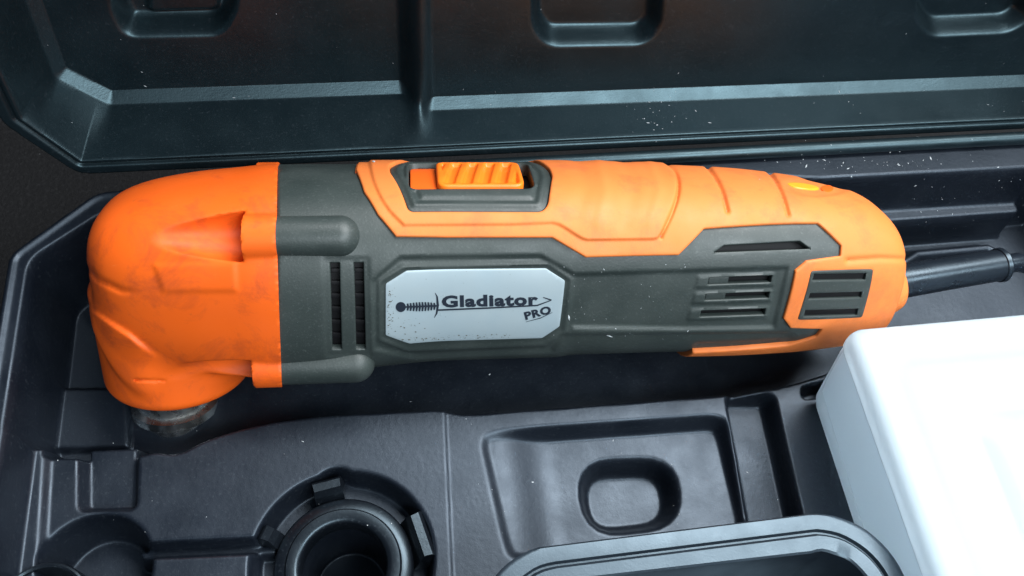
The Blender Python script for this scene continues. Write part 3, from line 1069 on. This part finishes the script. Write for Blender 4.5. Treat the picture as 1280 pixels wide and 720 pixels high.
# dark screw bosses on the housing
for i, (bt_, bn_) in enumerate(bos):
    ue = uv(452 if i == 0 else 466, 300, bosw[i]+3)[0]-6.4; us_ = seam(bosw[i])-1.5
    prof = [(6.5, 0), (6.5, ue-us_)]+[(6.5*math.cos(a), ue-us_+6.2*math.sin(a)) for a in np.linspace(.15, 1.5, 9)]
    V, F = lathe(prof, 32, tool_pt(us_, bt_, bn_), TU)
    mk('screw_boss', V, F, M_HOUSE, tool)
# thin raised collar edge at the seam
# spindle
sp = empty
prof = [(12, 0), (14.0, -.3), (14.2, -6.2), (13.0, -7), (13.0, -11.4), (14.9, -12.4), (15.1, -15.2), (13.9, -16.4), (12.8, -16.8), (12.8, -20.2), (11.2, -21.6), (8.5, -21.8), (0.3, -21.8)]
cs = tool_pt(uv(192, 500)[0], TB-40.0, NB)
V, F = lathe(prof, 56, cs, TT)
spn = mk('spindle_flange', V, F, M_STEEL, tool, sharp=30)
tag(spn, 'dark steel blade flange under the head')
# cord collar, strain relief boot and cord
cq = uv(1106, 358)
pa = TO+TU*cq[0]+TV*cq[1]
pb = TO+TU*uv(1258, 334)[0]+TV*uv(1258, 334)[1]-TW*2
ax = (pb-pa)/np.linalg.norm(pb-pa)
V, F = lathe([(11.5, -13), (10.8, -5), (9.9, 1), (9.0, 3.2), (7.5, 4.1), (5, 4.3)], 48, pa, ax)
mk('tail_collar', V, F, M_GRIP, tool)
Lb = np.linalg.norm(pb-pa)
V, F = lathe([(6.5, -4), (6.4, 6), (6.1, Lb*.5), (5.9, Lb-2.5), (6.3, Lb-2.2), (6.5, Lb-.8), (5.9, Lb), (4.0, Lb+.1), (3.8, Lb+1)], 40, pa+TV*1.0, ax)
mk('strain_relief', V, F, M_CORD, tool)
pc = pb+TV*1.0
V, F = tube([pc-ax*4, pc, pc+ax*6, pc+ax*12+np.array([0, -1.5, -1.5]), pc+ax*19+np.array([0, -7, -5]), pc+ax*21+np.array([0, -14, -9])], 3.6, 20)
mk('power_cord', V, F, M_CORD, tool)

# ------------------------------------------------------------------ frosted accessory box


def rrect(x0, x1, y0, y1, r, seg=8):
    out = []
    for cx, cy, a0 in ((x1-r, y1-r, 0), (x0+r, y1-r, 90), (x0+r, y0+r, 180), (x1-r, y0+r, 270)):
        for k in range(seg+1):
            a = math.radians(a0+90*k/seg); out.append((cx+r*math.cos(a), cy+r*math.sin(a)))
    return out


box = empty('accessory_box', (150, -95, -20), 'frosted translucent white plastic box overlapping the tool tail', 'box')
rings = []
BT = 27.0


def addring(d, z_, r):
    f = (z_+20)/(BT+20)
    rings.append([(x, y, z_) for x, y in rrect(104-4.5*f-d+(0), 205+4.5*f+d, -153-3*f-d, -43.5+5.5*f+d, max(r, .6))])


for z_, d, r in ((-19.6, -5, 3), (-18, -1, 4), (-14, 0, 4.5), (0, 0, 4.5), (14, 0, 4.5), (19.5, 0, 5)): addring(d, z_, r)
V = np.array(rings).reshape(-1, 3); m_ = len(rings[0])
bin_in = [[(x+(150-x)*.013, y+(-100-y)*.018, z_+(.9 if z_ < -15 else 0)) for x, y, z_ in rg] for rg in rings[::-1]]
V = np.concatenate([V, np.array(bin_in).reshape(-1, 3)])
F = grid_faces(2*len(rings), m_, True)+[list(range(m_))[::-1], list(range((2*len(rings)-1)*m_, 2*len(rings)*m_))]
mk('box_body', V, F, M_BOX, box)
rings = []
for z_, d, r in ((18.5, .15, 5), (19.2, .3, 5), (21.0, .3, 5), (22.8, .2, 5.2), (24.6, -.2, 5.4), (26.0, -1.2, 5.6), (26.8, -3, 5.6), (27.0, -5, 5), (26.9, -9.5, 5), (26.3, -11.5, 5), (24.6, -13.5, 5), (23.4, -15.5, 5), (23.1, -18, 5), (23.1, -30, 8), (23.6, -32, 8), (25.2, -34.5, 8), (25.6, -37, 8)): addring(d, z_, r)
V = np.array(rings).reshape(-1, 3)
F = grid_faces(len(rings), m_, True)+[list(range((len(rings)-1)*m_, len(rings)*m_))]
bl = mk('box_lid', V, F, M_BOX, box)
V, F = lathe([(.2, .9), (1.6, .9), (2.0, .5), (2.0, 0)], 24, (190, -60, 25.2), closed=False)
# ------------------------------------------------------------------ black bin with double rim
bn = empty('parts_bin', (37, -120, -20), 'open dark grey plastic bin with a grooved rounded rim at the front', 'bin')
BX = (-26.5, 99.0, -157, -91.0)
rings = []
for z_, ins, r in ((-21, 4.5, 18), (9.2, 1.2, 22), (9.6, .0, 23), (11.6, 0, 23), (12.2, .5, 23), (12.3, 1., 23), (12.3, 4.6, 20), (11.7, 4.9, 19.5), (11.0, 5.2, 19.3), (11.0, 5.7, 19), (12.4, 6.1, 18.6), (12.9, 6.7, 18), (12.9, 10.2, 16), (12.4, 10.8, 15.6), (11.2, 11.1, 15.4), (-4, 12.6, 14), (-17.5, 14, 12), (-18.5, 16, 11)):
    rings.append([(x, y, z_) for x, y in rrect(BX[0]+ins, BX[1]-ins, BX[2]+ins, BX[3]-ins, r, 14)])
m_ = len(rings[0]); V = np.array(rings).reshape(-1, 3)
wob = np.array([.22*math.sin(x*.31+y*.17)+.16*math.sin(x*.83+1.3) for x, y, _ in V])
rid = np.repeat(np.arange(len(rings)), m_); V[:, 1] += np.where(rid >= 12, wob*1.3, wob*.4)
F = grid_faces(len(rings), m_, True)+[list(range(m_))[::-1], list(range((len(rings)-1)*m_, len(rings)*m_))]
F = [f[::-1] for f in F]
mk('bin_shell', V, F, M_BIN, bn, sharp=35)

# ------------------------------------------------------------------ round collar in its seat, and the round cap
cc_ = at(428, 704, -18); cc_[2] = 0
col = empty('dust_collar', (cc_[0], cc_[1], -30), 'glossy black ribbed ring collar seated in a round recess', 'collar')
V, F = lathe([(13.4, -30.5), (13.4, -23), (14.0, -21.8), (15.2, -21.4), (17.6, -21.6), (18.2, -22.6), (21.0, -23.0), (21.8, -24.2), (22.0, -30.5)], 72, (cc_[0], cc_[1], 0), closed=False)
cr_ = mk('ring', V, F+[[0]*0][:0], M_GLOSS, col, sharp=50)
for a0, hk in ((14, 3.2), (99, 2.0), (152, 1.0)):
    a = math.radians(a0)
    e1 = np.array([math.cos(a), math.sin(a), 0]); e2 = np.array([-e1[1], e1[0], 0])
    V = []
    for (r_, z_, hw) in ((20.5, -29, 2.4), (28.5, -29, 2.8), (28.2, -21.0, 2.4), (27.0, -19.0, 2.2), (24.4, -18.8, 2.1), (22.9, -21.4, 2.3)):
        for s_ in (-1, 1): V.append(np.array([cc_[0], cc_[1], 0])+e1*r_+e2*hw*hk*s_+np.array([0, 0, z_]))
    F = [[2*i, 2*i+1, (2*i+3) % 12, (2*i+2) % 12] for i in range(6)]+[[0, 2, 4, 6, 8, 10], [11, 9, 7, 5, 3, 1]]
    mk('rib', V, F, M_GLOSS, col, smooth=False)

cp_ = at(50, 762, -16)
cap = empty('round_cap', (cp_[0], cp_[1], -33), 'round black cap with a pale lit rim in the front left corner', 'cap')
V, F = lathe([(13.6, -36), (13.6, -17), (13.3, -16.2), (12.7, -16.0), (12.1, -16.4), (11.9, -18), (11.7, -29), (9, -30), (.3, -30)], 64, (cp_[0], cp_[1], 0))
mk('cap_shell', V, F, M_GLOSS, cap, sharp=40)

# ------------------------------------------------------------------ dust specks
dg = bpy.context.evaluated_depsgraph_get(); dg.update()
random.seed(11)
V, F = [], []
OCT = [(1, 0, 0), (-1, 0, 0), (0, 1, 0), (0, -1, 0), (0, 0, 1), (0, 0, -1)]
OF = [(0, 2, 4), (2, 1, 4), (1, 3, 4), (3, 0, 4), (2, 0, 5), (1, 2, 5), (3, 1, 5), (0, 3, 5)]


def speck(px, py, r):
    d = ray(px, py)
    hit, loc, nor, _, ob, _ = scene.ray_cast(dg, Vector(CPOS*MM), Vector(d))
    if not hit or ob.name.startswith(('box', 'gear', 'label', 'lettering', 'bin')): return
    loc = np.array(loc)/MM; nr = np.array(nor)
    t = np.cross(nr, (1, .2, .1)); t /= np.linalg.norm(t); b = np.cross(nr, t)
    a = random.random()*6.28; e1 = t*math.cos(a)+b*math.sin(a); e2 = np.cross(nr, e1)
    s1 = r*random.choice((.7, .9, 1.2, 1.6, 3.0)); s2 = r*random.uniform(.5, 1.); s3 = r*.45
    k = len(V)
    for x, y, z_ in OCT: V.append(loc+nr*s3*.4+e1*s1*x+e2*s2*y+nr*s3*z_)
    F.extend([tuple(i+k for i in f) for f in OF])


for _ in range(30): speck(random.uniform(0, 1280), random.uniform(0, 200), random.choice((.12, .15, .2)))
for _ in range(35): speck(random.uniform(780, 1280), random.uniform(110, 215), random.choice((.12, .16, .22, .28)))
for _ in range(45): speck(random.gauss(1090, 70), random.gauss(203, 7), random.choice((.14, .2, .28, .34)))
for _ in range(30): speck(random.uniform(1120, 1280), random.uniform(220, 300), random.choice((.12, .16, .24)))
for _ in range(40): speck(random.uniform(60, 1050), random.uniform(500, 700), random.choice((.11, .14, .18)))
for _ in range(55): speck(random.uniform(560, 860), random.uniform(330, 445), random.choice((.10, .13, .17)))
for _ in range(26): speck(random.gauss(820, 25), random.gauss(140, 14), random.choice((.14, .2, .26)))
speck(467, 202, .6); speck(711, 397, .45); speck(762, 420, .45); speck(612, 468, .4)
o = mk('dust_specks', V, F, M_DUST, smooth=False)
tag(o, 'tiny white dust specks scattered over the case and tool', kind='stuff')
